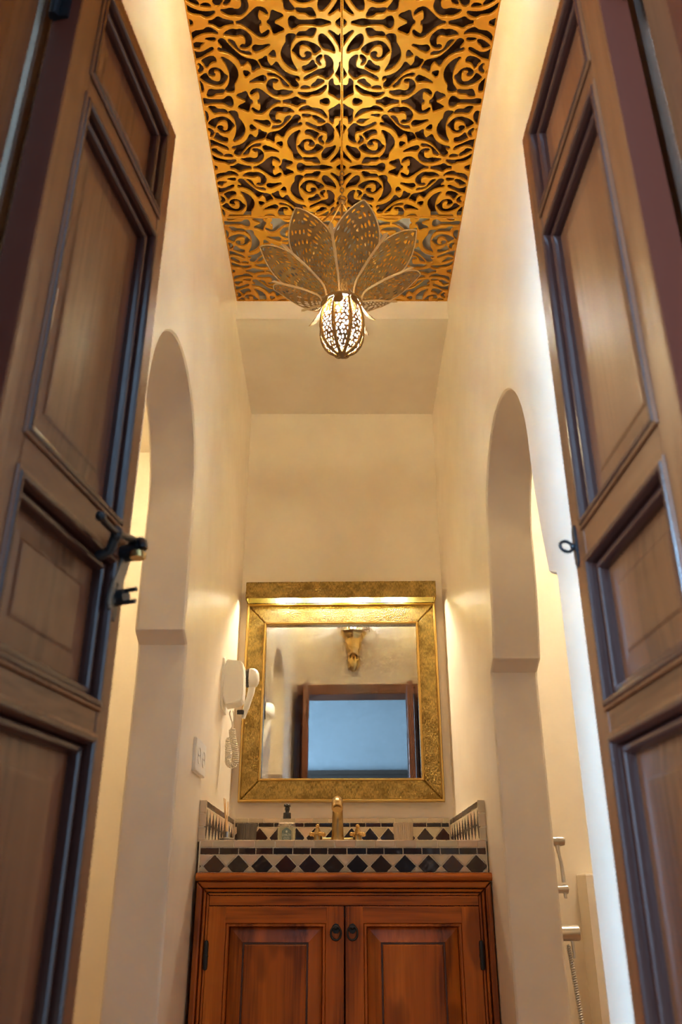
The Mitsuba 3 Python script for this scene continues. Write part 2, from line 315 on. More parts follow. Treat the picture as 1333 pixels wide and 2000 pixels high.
# ---------------------------------------------------------------- door frame and leaves
frame = struct('trim_2', bx(-0.47, 0.47, 0.575, 0.79, 2.035, 2.105, 0.004), 'm_leaf_h', 'dark wooden door frame round the doorway')
for s in (-1, 1):
    obj('jamb', bx(*sorted((s * 0.412, s * 0.47)), 0.575, 0.735, 0.0, 2.04, 0.006), 'm_leaf_v', frame)
    obj('door_stop', bx(*sorted((s * 0.396, s * 0.43)), 0.575, 0.655, 0.0, 2.034, 0.008), 'm_molding', frame)
    obj('architrave', bx(*sorted((s * 0.425, s * 0.50)), 0.782, 0.80, 0.0, 2.105, 0.005), 'm_leaf_v', frame)
def door_leaf(name, label, hinge, free, inward, u0, u1):
    h, f = np.array([*hinge, 0.0]), np.array([*free, 0.0])
    w = np.linalg.norm(f - h); eu = (f - h) / w
    ew = np.cross([0, 0, 1.0], eu); ew *= np.sign(ew[0]) * inward       # normal of the face towards the passage
    t, z0, z1 = 0.04, 0.015, 2.041
    P = lambda m, d=0.0: place(m, h + ew * d, eu, (0, 0, 1), ew)
    k = new_key(name); labels[k] = {'kind': 'structure', 'label': label}
    rows = [(0.12, 0.906), (0.945, 1.155), (1.206, 1.755), (1.803, 1.997)]
    for a, b in ((0.0, u0), (u1, w)):
        obj('stile', P(slab(box(a, z0, b, z1), t, 0.003, 2, True), -t), 'm_leaf_v', k)
    for a, b in zip([z0] + [r[1] for r in rows], [r[0] for r in rows] + [z1]):
        obj('rail', P(slab(box(u0, a, u1, b), t - 0.001, 0.002, 2, True), -t), 'm_leaf_h', k)
    for a, b in rows:
        hole = box(u0, a, u1, b)
        pk = obj('panel', P(levels(hole.buffer(-0.001, join_style='mitre'), [(0, 0), (0, 0.007), (0.056, 0.0120), (0.060, 0.0138), (0.064, 0.0142)]), -0.030), 'm_leaf_v', k)
        ring = hole.buffer(0.0055, join_style='mitre').difference(hole.buffer(-0.004, join_style='mitre'))
        obj('outer_bead', P(levels(ring, [(0, 0), (0, 0.0012), (0.0015, 0.0028), (0.003, 0.0032)]), 0.0), 'm_leaf_v', pk)
        for oa, ob, crest in ((0.0025, -0.0105, 0.0270), (-0.0105, -0.0245, 0.0150)):
            ring = hole.buffer(oa, join_style='mitre').difference(hole.buffer(ob, join_style='mitre'))
            obj('inner_molding', P(levels(ring, [(0, 0), (0, crest - .008), (0.0015, crest - 0.003), (0.0035, crest - 0.0005), (0.0055, crest)]), -0.0215), 'm_molding', pk, label='dark inner molding')
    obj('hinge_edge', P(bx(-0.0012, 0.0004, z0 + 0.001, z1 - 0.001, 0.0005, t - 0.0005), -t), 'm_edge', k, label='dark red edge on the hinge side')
    for z in (0.30, 1.10, 1.885):                                        # hinges on the edge at the jamb
        obj('hinge',
            cat(lathe([(0, -0.04), (0.007, -0.04), (0.007, 0.04), (0.0095, 0.041), (0.0095, 0.048), (0, 0.053)], 14, tuple(h + eu * -0.009 - ew * 0.034 + np.array([0, 0, z]))),
                P(trimesh.creation.box((0.012, 0.075, 0.018)).apply_translation((0.000, z, -0.024)))), 'm_iron', k, label='black iron hinge')
    return k, h, eu, ew, w, P
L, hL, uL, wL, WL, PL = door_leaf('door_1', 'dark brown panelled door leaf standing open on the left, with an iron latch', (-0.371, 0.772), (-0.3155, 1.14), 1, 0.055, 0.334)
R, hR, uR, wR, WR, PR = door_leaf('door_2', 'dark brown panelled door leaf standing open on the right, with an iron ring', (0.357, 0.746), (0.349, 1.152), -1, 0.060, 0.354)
def at(h, eu, ew, u, z, d):
    return h + eu * u + ew * d + np.array([0, 0, z])
# latch on the left leaf
a = lambda u, z, d: at(hL, uL, wL, u, z, d)
plate = sa.scale(Polygon(chaikin([(-.010, -.062), (.010, -.062), (.015, -.03), (.017, .0), (.015, .03), (.012, .05), (.0, .064), (-.012, .05), (-.015, .03), (-.017, 0), (-.015, -.03)], 2)), 1, 1)
plate = Polygon(chaikin([(-.008, -.060), (.004, -.066), (.011, -.050), (.014, -.02), (.013, .02), (.010, .045), (.017, .066), (.010, .074), (.0, .060), (-.010, .035), (-.014, .0), (-.013, -.03)], 2))
latch = obj('latch', PL(levels(sa.rotate(sa.translate(plate, 0.345, 1.136), -24, origin=(.345, 1.136)), [(0, 0), (0, .002), (.002, .0035)]), 0.0033), 'm_iron_worn', L, label='worn iron latch plate')
obj('keyhole', PL(slab(sa.rotate(Polygon([(.329, 1.094), (.333, 1.093), (.3335, 1.112), (.3375, 1.117), (.334, 1.121), (.329, 1.119), (.328, 1.114), (.3305, 1.111)]), -10), 0.0008), 0.0066), 'm_black', latch)
obj('lever', cat(tube(spline([a(.366, 1.186, .006), a(.350, 1.187, .016), a(.315, 1.178, .026), a(.255, 1.162, .031), a(.200, 1.159, .035)], 24), np.linspace(.0068, .0048, 24), 10, flat=(1, .8)),
                 ball(a(.199, 1.1595, .035), .0072), ball(a(.262, 1.163, .030), .0085, (1, 1, 1.35)), tube([a(.262, 1.163, .03), a(.268, 1.140, .020), a(.272, 1.135, .003)], [.0075, .0065, .008], 10)), 'm_iron', latch, smooth=50)
obj('cylinder', cat(tube([a(.352, 1.170, .002), a(.346, 1.172, .030)], .013, 16), tube(spline([a(.366, 1.188, .006), a(.356, 1.190, .022), a(.346, 1.184, .032), a(.341, 1.172, .036)], 12), .0068, 8)), 'm_iron', latch, smooth=50)
ax = a(.3385, 1.1625, .030)
obj('cylinder_face', lathe([(0, 0), (.0105, 0), (.0115, .002), (.0115, .008), (.0085, .0095), (.0085, .0105), (0, .0105)], 20, ax - np.array([0, 0, .006])), 'm_brass', latch, smooth=40, label='round brass cylinder')
fork = [tube([a(.345, 1.101 + s * .0088, .004), a(.338, 1.101 + s * .0088, .034)], .0031, 8) for s in (-1, 1)]
base = PL(levels(sa.translate(Polygon(chaikin([(-.0065, -.034), (.0065, -.034), (.009, 0), (.0065, .034), (-.0065, .034), (-.009, 0)], 1)), .3455, 1.101), [(0, 0), (0, .002), (.001, .003)]), 0.0)
obj('catch', cat(base, tube([a(.3455, 1.101, .002), a(.342, 1.101, .018)], [.0125, .0098], 12), fork), 'm_iron', L, smooth=40, label='forked black iron catch')
# ring on the right leaf
a = lambda u, z, d: at(hR, uR, wR, u, z, d)
cat_plate = PR(levels(sa.translate(Polygon(chaikin([(-.006, -.033), (.006, -.033), (.0085, -.012), (.0085, .012), (.006, .033), (-.006, .033), (-.0085, .012), (-.0085, -.012)], 1)), .392, 1.190), [(0, 0), (0, .002), (.001, .003)]), 0.0)
ring_c = a(.394, 1.190, .0145)
th = np.linspace(0, 2 * np.pi, 29)[:-1]
nrm = np.array([0.15, -1, 0.25]); nrm /= np.linalg.norm(nrm)
e1 = np.cross(nrm, [0, 0, 1.0]); e1 /= np.linalg.norm(e1); e2 = np.cross(nrm, e1)
obj('catch', cat(cat_plate, tube([ring_c + .0095 * (math.cos(t) * e1 + math.sin(t) * e2) for t in th], .0024, 8, True), ball(a(.394, 1.190, .004), .005)), 'm_iron', R, smooth=40, label='black iron ring catch')

# ---------------------------------------------------------------- vanity cabinet
CY = 2.646
cab = thing('vanity_cabinet', 'orange-brown wooden vanity cabinet with two panelled doors under the tiled worktop', 'cabinet')
CX0, CX1 = -0.419, 0.436
obj('carcass', cat(bx(CX0 + .006, CX0 + .03, CY + .012, 3.39, 0, .775), bx(CX1 - .03, CX1 - .006, CY + .012, 3.39, 0, .775), bx(CX0 + .03, CX1 - .03, CY + .012, 3.39, .04, .06), bx(CX0 + .03, CX1 - .03, CY + .03, 3.39, .755, .775), bx(CX0 + .03, CX1 - .03, 3.37, 3.39, .06, .755)), 'm_cab_v', cab)
prof = [(0, 0), (.022, 0), (.0265, .003), (.029, .008), (.029, .013), (.0265, .018), (.022, .020), (.017, .0215), (0, .0215)]
cor = slab(Polygon(prof), CX1 - CX0 + .006)
obj('cornice', place(cor, (CX0 - .002, CY + .004, .7585), (0, -1, 0), (0, 0, 1), (1, 0, 0)), 'm_cab_h', cab, smooth=35)
def arch3(x0, x1, zt, w, zb=0.03):
    """Three mitred pieces, left post, head and right post, of a frame standing on the floor."""
    return (Polygon([(x0, zb), (x0 + w, zb), (x0 + w, zt - w), (x0, zt)]), Polygon([(x0, zt), (x0 + w, zt - w), (x1 - w, zt - w), (x1, zt)]), Polygon([(x1 - w, zb), (x1, zb), (x1, zt), (x1 - w, zt - w)]))
def frame3(name, x0, x1, zt, w, y, depth, lv, parent):
    for g, m in zip(arch3(x0, x1, zt, w), ('m_cab_v', 'm_cab_h', 'm_cab_v')):
        obj(name, facing(levels(g.buffer(-.0012, join_style='mitre'), [(0, 0)] + [(i, depth - d) for i, d in lv]), y + depth), m, parent)
obj('back_frame', facing(slab(box(CX0 + .004, .03, CX1 - .004, .755).difference(box(CX0 + .07, .10, CX1 - .07, .66)), .004), CY + .020), 'm_groove', cab)
frame3('outer_molding', CX0, CX1, .7575, .019, CY - .014, .03, [(0, .003), (.0015, .001), (.004, 0)], cab)
frame3('middle_molding', CX0 + .019, CX1 - .019, .7385, .011, CY - .008, .02, [(0, .004), (.002, .001), (.004, 0)], cab)
frame3('face_frame', CX0 + .030, CX1 - .030, .7275, .009, CY - .001, .02, [(0, .001), (.001, 0)], cab)
obj('top_rail', facing(slab(box(CX0 + .039, .6935, CX1 - .039, .7185), .016, .0015), CY + .013), 'm_cab_h', cab)
DX = [(-.3805, .0085), (.0125, .3965)]
for i, (x0, x1) in enumerate(DX):
    d = obj('door', facing(slab(box(x0, .05, x1, .6915).difference(box(x0 + .052, .11, x1 - .052, .6475)), .02, .0015), CY + .016), 'm_cab_v', cab, label=('left' if i == 0 else 'right') + ' cabinet door with a ring pull')
    obj('rail', facing(slab(box(x0 + .050, .6475, x1 - .050, .690), .0205, .001), CY + .016), 'm_cab_h', d)
    hole = box(x0 + .052, .11, x1 - .052, .6475)
    obj('molding', facing(levels(hole.buffer(-.0008, join_style='mitre').difference(hole.buffer(-.009, join_style='mitre')), [(0, 0), (0, .0185), (.0016, .0215), (.0032, .0215)]), CY + .016), 'm_cab_v', d)
    obj('panel', facing(levels(hole.buffer(-.0108, join_style='mitre'), [(0, 0), (0, .0015), (.0375, .0120), (.0385, .0085), (.050, .0085)]), CY + .016), 'm_cab_v', d)
    obj('panel_groove', facing(levels(hole.buffer(-.0490, join_style='mitre').difference(hole.buffer(-.0585, join_style='mitre')), [(0, 0), (0, .0095)]), CY + .016), 'm_groove', d)
    obj('panel_field', facing(levels(hole.buffer(-.0545, join_style='mitre'), [(0, .004), (0, .0120), (.0030, .0145)]), CY + .016), 'm_cab_v', d)
    rx = -.0145 if i == 0 else .0325
    rp = obj('ring_pull', facing(cat(slab(Polygon([(rx + .011 * math.cos(t) * (1), .634 + .013 * math.sin(t)) for t in th]), .003, .001)), CY - .004), 'm_iron', d, label='black iron ring pull')
    obj('ring', cat(tube([(rx + .0145 * math.cos(t), CY - .0125, .6225 + .0175 * math.sin(t)) for t in th], .0030, 8, True), ball((rx, CY - .010, .637), .006)), 'm_iron', rp, smooth=60)
    hx = x0 - .0005 if i == 0 else x1 + .0005
    obj('hinge', cat(lathe([(0, 0), (.0050, .002), (.0068, .008), (.0068, .068), (.0050, .074), (0, .076)], 14, (hx, CY - .006, .529)), lathe([(.0072, .034), (.0078, .0345), (.0078, .0385), (.0072, .039)], 14, (hx, CY - .006, .529))), 'm_iron', d, smooth=40, label='black iron hinge')

# ---------------------------------------------------------------- tiled worktop and splashbacks
top = thing('tiled_worktop', 'zellige tiled worktop on the wooden cabinet, dark diamonds along its front', 'worktop')
TY = 2.662
obj('core', bx(CX0 - .004, CX1 - .002, TY, 3.405, .780, .8655), 'm_grout', top)
_tile = {}
def tile(parent, poly, o, ex, ez, dark, name='tile', gap=.0013):
    """One glazed tile, drawn in the plane (ex, z), proud of the bed at o, facing ez."""
    g = poly.buffer(-gap, join_style='mitre')
    if g.is_empty or g.area < 1.5e-5: return
    if hasattr(g, 'geoms'): g = max(g.geoms, key=lambda a: a.area)
    p = place(levels(g, [(0, 0), (0, .0016 + rng.uniform(0, .0006)), (.0009, .0028 + rng.uniform(0, .0006))]), o, ex, (0, 0, 1), ez)
    c = p.centroid; rot = trimesh.transformations.rotation_matrix(rng.normal(0, .010), ex, c) @ trimesh.transformations.rotation_matrix(rng.normal(0, .010), (0, 0, 1), c)
    p.apply_transform(rot)
    m = f'm_tile{rng.integers(len(DARK))}' if dark else f'm_cream{rng.integers(len(CREAM))}'
    obj(name, p, m, parent)
def diamond_band(parent, o, ex, ez, s0, s1, z0, z1, pitch, off, dz, hh, hw):
    clip = box(s0, z0, s1, z1)
    n = range(int(math.floor((s0 - off) / pitch)) - 1, int(math.ceil((s1 - off) / pitch)) + 2)
    for i in n:
        c = off + i * pitch
        tile(parent, Polygon([(c - hw, dz), (c, dz - hh), (c + hw, dz), (c, dz + hh)]).intersection(clip), o, ex, ez, True, 'diamond_tile')
        e = pitch - hw
        tile(parent, Polygon([(c, dz + hh + .002), (c + hw, dz + .0), (c + pitch - hw, dz), (c + pitch, dz + hh + .002)]).intersection(clip), o, ex, ez, False, 'filler_tile')
        tile(parent, Polygon([(c, dz - hh), (c + hw, dz), (c + pitch - hw, dz), (c + pitch, dz - hh)]).intersection(clip), o, ex, ez, False, 'filler_tile')
def strip(parent, o, ex, ez, s0, s1, z0, z1, step, off, dark, name):
    x = s0 - off
    while x < s1:
        w = step * rng.uniform(.93, 1.07)
        g = box(max(x, s0), z0, min(x + w, s1), z1)
        if g.area > 4e-5: tile(parent, g, o, ex, ez, dark, name)
        x += w
X, NEG = (1, 0, 0), (0, -1, 0)
f0 = (0, TY, 0)
diamond_band(top, f0, X, NEG, CX0, CX1 - .004, .781, .8295, .0705, -.022, .798, .0325, .0335)
strip(top, f0, X, NEG, CX0, CX1 - .004, .8295, .8490, .055, .0, True, 'dark_edge_tile')
strip(top, f0, X, NEG, CX0, CX1 - .004, .8490, .8705, .060, .02, False, 'cream_edge_tile')
for yy in np.arange(TY, 3.38, .105):                                  # cream tiles of the top surface
    strip_o = (0, yy, .8655)
    x = CX0
    while x < CX1 - .01:
        w = .105
        g = box(x, 0, min(x + w, CX1 - .006), min(.105, 3.398 - yy)).buffer(-.0015, join_style='mitre')
        if g.area > 1e-4: obj('top_tile', place(levels(g, [(0, 0), (0, .0035), (.001, .005)]), strip_o, X, (0, 1, 0), (0, 0, 1)), f'm_cream{rng.integers(len(CREAM))}', top)
        x += w
# splashback on the back wall and returns on the side walls, parts of the walls they are set in
wb = 'wall_back'
obj('splash_bed', bx(XL + .02, XR - .02, YB - .009, YB, .866, .990), 'm_grout', wb)
b0 = (0, YB - .009, 0)
strip(wb, b0, X, NEG, XL + .022, XR - .022, .9735, .9905, .062, .015, False, 'cream_tile')
strip(wb, b0, X, NEG, XL + .022, XR - .022, .9575, .9735, .0585, .03, True, 'dark_tile')
diamond_band(wb, b0, X, NEG, XL + .022, XR - .022, .868, .9575, .0705, -.030, .9190, .0375, .0335)
for s, w, x in ((1, 'wall_left', XL), (-1, 'wall_right', XR)):
    xb = x + s * .016
    obj('splash_bed', bx(*sorted((x, xb)), TY + .004, YB, .866, .984), 'm_grout', w)
    o = (xb, 0, 0); EY, N = (0, 1, 0), (s, 0, 0)
    strip(w, o, EY, N, TY + .006, YB - .02, .9655, .9845, .064, .02, True, 'dark_tile')
    diamond_band(w, o, EY, N, TY + .006, YB - .02, .868, .9655, .0705, TY + .036, .9170, .045, .0335)
    for z in np.arange(.868, .98, .0395):                              # cream end pieces facing the room
        tile(w, box(*sorted((x + s * .0, x + s * .0235))[:1], z, sorted((x, x + s * .0235))[1], min(z + .0385, .985)), (0, TY + .004, 0), X, NEG, False, 'end_tile')

# ---------------------------------------------------------------- mirror with a lit hood
mir = thing('wall_mirror', 'square mirror in an embossed brass frame with a lit brass hood, above the tap', 'mirror')
YAW = trimesh.transformations.rotation_matrix(-.0217, (0, 0, 1), (0, 3.36, 0))
def mo(name, mesh, m, parent=mir, smooth=False, **k):
    mesh = mesh.copy(); mesh.apply_transform(YAW); return obj(name, mesh, m, parent, smooth, **k)
MY = 3.362                                              # front plane of the frame
fx0, fx1, fz0, fz1, fw = -.396, .396, 1.048, 1.842, .080
def rail_poly(side):
    o = [(fx0, fz0), (fx1, fz0), (fx1, fz1), (fx0, fz1)]
    i = [(fx0 + fw, fz0 + fw + .003), (fx1 - fw, fz0 + fw + .003), (fx1 - fw, fz1 - fw - .006), (fx0 + fw, fz1 - fw - .006)]
    j = (side + 1) % 4
    return Polygon([o[side], o[j], i[j], i[side]])
for s_ in range(4):
    g = rail_poly(s_).buffer(-.0003, join_style='mitre')
    r = mo('frame_rail', facing(levels(g, [(0, 0), (0, .026), (.004, .030)]), MY + .030), 'm_emboss')
outer = box(fx0, fz0, fx1, fz1); inner = box(fx0 + fw, fz0 + fw + .003, fx1 - fw, fz1 - fw - .006)
mo('outer_rim', facing(levels(outer.buffer(.003, join_style='mitre').difference(outer.buffer(-.008, join_style='mitre')), [(0, 0), (0, .034), (.002, .0375), (.0045, .038)]), MY + .030), 'm_brass_rim')
mo('inner_rim', facing(levels(inner.buffer(.0075, join_style='mitre').difference(inner.buffer(-.002, join_style='mitre')), [(0, 0), (0, .031), (.002, .0345), (.004, .035)]), MY + .030), 'm_brass_rim')
mo('glass', facing(slab(inner.buffer(.003), .004), MY + .024), 'm_mirror')
HF = MY - .062                                          # front of the hood
def hood_part(name, mesh, m='m_emboss', **k): return mo(name, mesh, m, **k)
hood_part('hood_front', facing(slab(box(-.399, 1.852, .399, 1.922), .005, .0015), HF + .005))
hood_part('hood_top', bx(-.399, .399, HF + .005, MY + .044, 1.917, 1.922))
for s_ in (-1, 1):
    hood_part('hood_end', bx(*sorted((s_ * .399, s_ * .394)), HF + .005, MY + .044, 1.846, 1.917))
hood_part('reflector', bx(-.393, .393, MY - .002, MY + .002, 1.846, 1.916), 'm_chrome', label='chrome reflector inside the hood')
hood_part('reflector_lip', bx(-.393, .393, MY - .006, MY - .002, 1.846, 1.8495), 'm_chrome')
for i, xx in enumerate((-.232, -.077, .077, .232)):
    mo('bulb', lathe([(0, -.040), (.0045, -.039), (.0068, -.034), (.0072, -.02), (.0072, .02), (.0068, .034), (.0045, .039), (0, .040)], 14, (xx, MY - .026, 1.8765), 'x'), 'm_white', smooth=60, emit=MIRROR_L, label='lit lamp inside the hood')

# ---------------------------------------------------------------- things on the worktop
ZT = 0.8712
tap = thing('basin_tap', 'antique brass basin tap with cross handles, in the middle of the worktop', 'tap')
fx, fy = -.012, 3.13
obj('base', lathe([(0, ZT), (.034, ZT), (.034, ZT + .006), (.027, ZT + .012), (.0235, ZT + .03), (.021, ZT + .04), (0, ZT + .04)], 28, (fx, fy, 0)), 'm_tap', tap, smooth=40)
sp = spline([(fx, fy, ZT + .03), (fx, fy - .002, ZT + .08), (fx, fy - .012, ZT + .122), (fx, fy - .045, ZT + .147), (fx - .001, fy - .085, ZT + .143), (fx - .001, fy - .105, ZT + .125)], 28)
obj('spout', tube(sp, np.interp(np.linspace(0, 1, 28), [0, .45, .75, .93, 1], [.0215, .0185, .0175, .0195, .018]), 20), 'm_tap', tap, smooth=60)
e = sp[-1]; dv = sp[-1] - sp[-3]; dv /= np.linalg.norm(dv)
obj('aerator', tube([e - dv * .003, e + dv * .006, e + dv * .0062, e + dv * .011], [.0195, .0195, .0135, .0135], 20), 'm_tap', tap, smooth=40)
obj('crossbar', tube([(fx - .055, fy, ZT + .025), (fx + .055, fy, ZT + .025)], .0085, 12), 'm_tap', tap, smooth=50)
for s in (-1, 1):
    hx = fx + s * .071
    hk = obj('handle', lathe([(0, ZT), (.021, ZT), (.021, ZT + .005), (.014, ZT + .013), (.0125, ZT + .040), (.016, ZT + .044), (.010, ZT + .056), (.007, ZT + .064), (0, ZT + .066)], 20, (hx, fy, 0)), 'm_tap', tap, smooth=40)
    arms = []
    for t in (.5, 2.1, 3.6, 5.2):
        c = np.array([hx, fy, ZT + .047]); d = np.array([math.cos(t), math.sin(t), -.12])
        arms += [tube([c, c + d * .022], [.006, .005], 8), ball(c + d * .0245, .0075)]
    arms.append(ball((hx, fy, ZT + .071), .0072))
    obj('cross_handle', cat(arms), 'm_brass', hk, smooth=60)

soap = thing('soap_bottle', 'clear square soap bottle with a black pump and dark label, left of the tap', 'bottle')
sx, sy = -.190, 3.10
rr = lambda w, d, r: box(-w + r, -d + r, w - r, d - r).buffer(r, quad_segs=5)
bo = levels(rr(.031, .020, .007), [(.003, 0), (0, .004), (0, .070), (.004, .078), (.010, .082)])
obj('body', bo.apply_translation((sx, sy, ZT)), 'm_glass', soap, smooth=35)
obj('soap', levels(rr(.028, .017, .006), [(.002, 0), (0, .003), (0, .060)]).apply_translation((sx, sy, ZT + .004)), 'm_soap', soap, smooth=35)
obj('neck', lathe([(0, .0815), (.011, .0815), (.011, .094), (0, .094)], 20, (sx, sy, ZT)), 'm_glass', soap, smooth=35)
obj('collar', lathe([(0, .0935), (.0135, .0935), (.0135, .111), (.012, .113), (0, .113)], 24, (sx, sy, ZT)), 'm_black', soap, smooth=35)
obj('pump', cat(lathe([(0, .112), (.0065, .112), (.0065, .120), (.0085, .121), (.0085, .129), (.007, .131), (.0115, .134), (.012, .138), (.009, .1415), (0, .142)], 20, (sx, sy, ZT)),
                tube(spline([(sx, sy, ZT + .137), (sx - .004, sy - .02, ZT + .138), (sx - .006, sy - .032, ZT + .133)], 8), .0045, 8)), 'm_black', soap, smooth=40)
lab = Polygon([(-.0165, .012), (.0165, .012), (.0165, .052), (.012, .055), (.008, .059), (0, .0625), (-.008, .059), (-.012, .055), (-.0165, .052)])
lk = obj('label', facing(slab(lab, .0006), sy - .0203).apply_translation((sx + .001, 0, ZT)), 'm_label', soap, label='dark green paper label')
tx = meshkit.text_mesh('CERLIN', .0062, .0003, True); tx.apply_translation((-(tx.bounds[0][0] + tx.bounds[1][0]) / 2, .036, 0))
t2 = [slab(box(-w, z, w, z + .0012), .0003) for w, z in ((.009, .031), (.011, .027), (.008, .023))] + [slab(Polygon([(.0035 * math.cos(t), .050 + .004 * math.sin(t)) for t in th]), .0003)]
obj('lettering', facing(cat(tx, t2), sy - .0210).apply_translation((sx + .001, 0, ZT)), 'm_letter', lk)

def ribbed_glass(name, label, x, y, r0, r1, h, m, n=28):
    k = thing(name, label, 'candle holder')
    V, F = [], []
    prof = [(r0 * .2, .001, 0), (r0 - .004, 0, 0), (r0, .004, .3), (r0 + (r1 - r0) * .5, h * .5, 1), (r1 - .0005, h - .008, 1), (r1 + .001, h - .005, 0), (r1 + .001, h, 0), (r1 - .002, h + .0005, 0), (r1 - .0035, h - .002, 0), (r0 - .004, .008, 0), (r0 * .2, .007, 0)]
    N = n * 6
    a_ = np.arange(N) * 2 * np.pi / N
    for r, z, w in prof:
        rad = r + w * .0011 * np.cos(n * a_)
        V.append(np.stack([x + rad * np.cos(a_), y + rad * np.sin(a_), np.full(N, ZT + z)], 1))
    i = np.arange(N); j = (i + 1) % N
    for q_ in range(len(prof) - 1):
        F += [np.stack([q_ * N + i, q_ * N + j, (q_ + 1) * N + j], 1), np.stack([q_ * N + i, (q_ + 1) * N + j, (q_ + 1) * N + i], 1)]
    obj('cup', trimesh.Trimesh(np.vstack(V), np.vstack(F), process=False), m, k, smooth=50)
    obj('candle', lathe([(0, .009), (r0 - .006, .009), (r0 - .006, h * .55), (0, h * .55)], 24, (x, y, ZT)), 'm_white' if m == 'm_amber_glass' else 'm_dark', k, smooth=40)
    return k
ribbed_glass('candle_glass', 'dark smoked ribbed glass candle holder beside the reed diffuser', -.338, 3.18, .031, .036, .082, 'm_smoke_glass')
ribbed_glass('candle_glass', 'pinkish ribbed glass candle holder right of the tap', .218, 3.10, .0315, .034, .078, 'm_amber_glass')
dif = thing('reed_diffuser', 'small reed diffuser with a silver cap and pale sticks, by the left wall', 'reed diffuser')
dx_, dy_ = -.388, 3.02
obj('bottle', lathe([(0, .0005), (.026, .0005), (.029, .004), (.029, .019), (.027, .0225), (.0, .0245)], 32, (dx_, dy_, ZT)), 'm_smoke_glass', dif, smooth=40)
obj('cap', lathe([(0, .0225), (.0255, .0225), (.0265, .0250), (.0125, .0265), (.0115, .0275), (.0115, .0445), (.009, .0455), (.006, .0455), (.006, .040), (0, .040)], 32, (dx_, dy_, ZT)), 'm_steel', dif, smooth=40)
for q_, (ux, uy) in enumerate(((-.017, .015), (-.009, -.01), (-.004, .012), (-.0125, .0))):
    b = np.array([dx_ + ux * .15, dy_ + uy * .15, ZT + .034])
    obj('reed', tube([b, b + np.array([ux, uy, .122 - .006 * q_])], .0021, 6), 'm_stick', dif)

# ---------------------------------------------------------------- left wall fittings
sock = thing('wall_socket', 'white double wall socket on the left wall near the arch', 'socket')
def on_left(poly, lv, y, z):
    return place(levels(poly, lv), (XL, y, z), (0, 1, 0), (0, 0, 1), (1, 0, 0))
obj('plate', on_left(rr(.092, .048, .006), [(0, -.001), (0, .008), (.002, .0105), (.004, .011)], 2.566, 1.094), 'm_white', sock, smooth=35)
for s in (-1, 1):
    sk = obj('socket_recess', on_left(Polygon([(.024 * math.cos(t), .024 * math.sin(t)) for t in th]).difference(Polygon([(.021 * math.cos(t), .021 * math.sin(t)) for t in th])), [(0, .010), (0, .0125), (.001, .013)], 2.566 + s * .043, 1.094), 'm_white', sock, smooth=35)
    obj('pin_hole', cat(*[on_left(Polygon([(.003 * math.cos(t), .003 * math.sin(t)) for t in th[::2]]), [(0, .0105), (0, .0115)], 2.566 + s * .043 + d, 1.094) for d in (-.0095, .0095)]), 'm_black', sk)

hold = thing('hair_dryer_holder', 'cream plastic wall box holding the hair dryer beside the mirror', 'wall holder')
hp = [(-.0, .0), (.070, .012), (.082, .030), (.078, .150), (.066, .166), (.0, .172)]
hy, hz = 3.030, 1.330
side = Polygon(chaikin(hp, 1)).buffer(-.003).buffer(.003)
hb = place(levels(side, [(.006, 0), (.002, .003), (0, .008), (0, .070), (.002, .075), (.006, .078)]), (XL, hy + .012, hz), (1, 0, 0), (0, 0, 1), (0, -1, 0))
obj('box', hb, 'm_white', hold, smooth=28)
obj('backplate', on_left(rr(.074, .094, .020), [(0, -.001), (0, .006), (.002, .008)], hy, hz + .086), 'm_white', hold, smooth=35)
obj('edge_trim', bx(XL + .012, XL + .070, hy - .066, hy - .060, hz + .160, hz + .164), 'm_white', hold)
dry = thing('hair_dryer', 'cream hair dryer with a coiled cord hanging in its wall box', 'hair dryer')
bc = (XL + .088, hy + .052, hz + .128)
obj('barrel', lathe([(0, -.016), (.030, -.016), (.034, -.010), (.0345, -.002), (.0345, .0)], 32, bc, 'x'), 'm_black', dry, smooth=40, label='black air inlet')
obj('dome', lathe([(0, -.002), (.036, -.002), (.0378, .004), (.0370, .015), (.031, .026), (.019, .033), (0, .0355)], 36, tuple(np.array(bc) + (.001, 0, 0)), 'x'), 'm_white', dry, smooth=60)
obj('handle', tube(spline([(XL + .098, hy + .052, hz + .105), (XL + .092, hy + .050, hz + .06), (XL + .076, hy + .046, hz + .0), (XL + .072, hy + .044, hz - .022)], 14), [.0130] * 5 + [.0118] * 5 + [.0105, .0095, .0085, .007], 16), 'm_white', dry, smooth=60)
obj('switch', bx(XL + .050, XL + .074, hy + .026, hy + .036, hz - .010, hz + .006, .002), 'm_black', dry)
def coil(path, r, pitch, wire):
    p = spline(path, 400); s = np.r_[0, np.cumsum(np.linalg.norm(np.diff(p, axis=0), axis=1))]
    n = int(s[-1] / pitch * 14); u = np.linspace(0, s[-1], n)
    c = np.stack([np.interp(u, s, p[:, k]) for k in range(3)], 1); t = np.gradient(c, axis=0); t /= np.linalg.norm(t, axis=1, keepdims=True)
    a_ = np.cross(t, [0, 1.0, 0]); a_ /= np.linalg.norm(a_, axis=1, keepdims=True); b_ = np.cross(t, a_)
    ph = 2 * np.pi * u / pitch; ease = np.clip(np.minimum(u, s[-1] - u) / .006, 0, 1)[:, None]
    return tube(c + r * ease * (np.cos(ph)[:, None] * a_ + np.sin(ph)[:, None] * b_), wire, 6)
obj('coiled_cord', coil([(-.391, hy, hz - .064), (-.386, hy - .004, hz - .10), (-.377, hy - .008, hz - .135), (-.373, hy - .006, hz - .165), (-.381, hy, hz - .192), (-.393, hy + .004, hz - .190), (-.401, hy + .014, hz - .165), (-.4035, hy + .016, hz - .125), (-.400, hy + .016, hz - .095)], .0105, .0062, .0022), 'm_cord', dry, smooth=60)
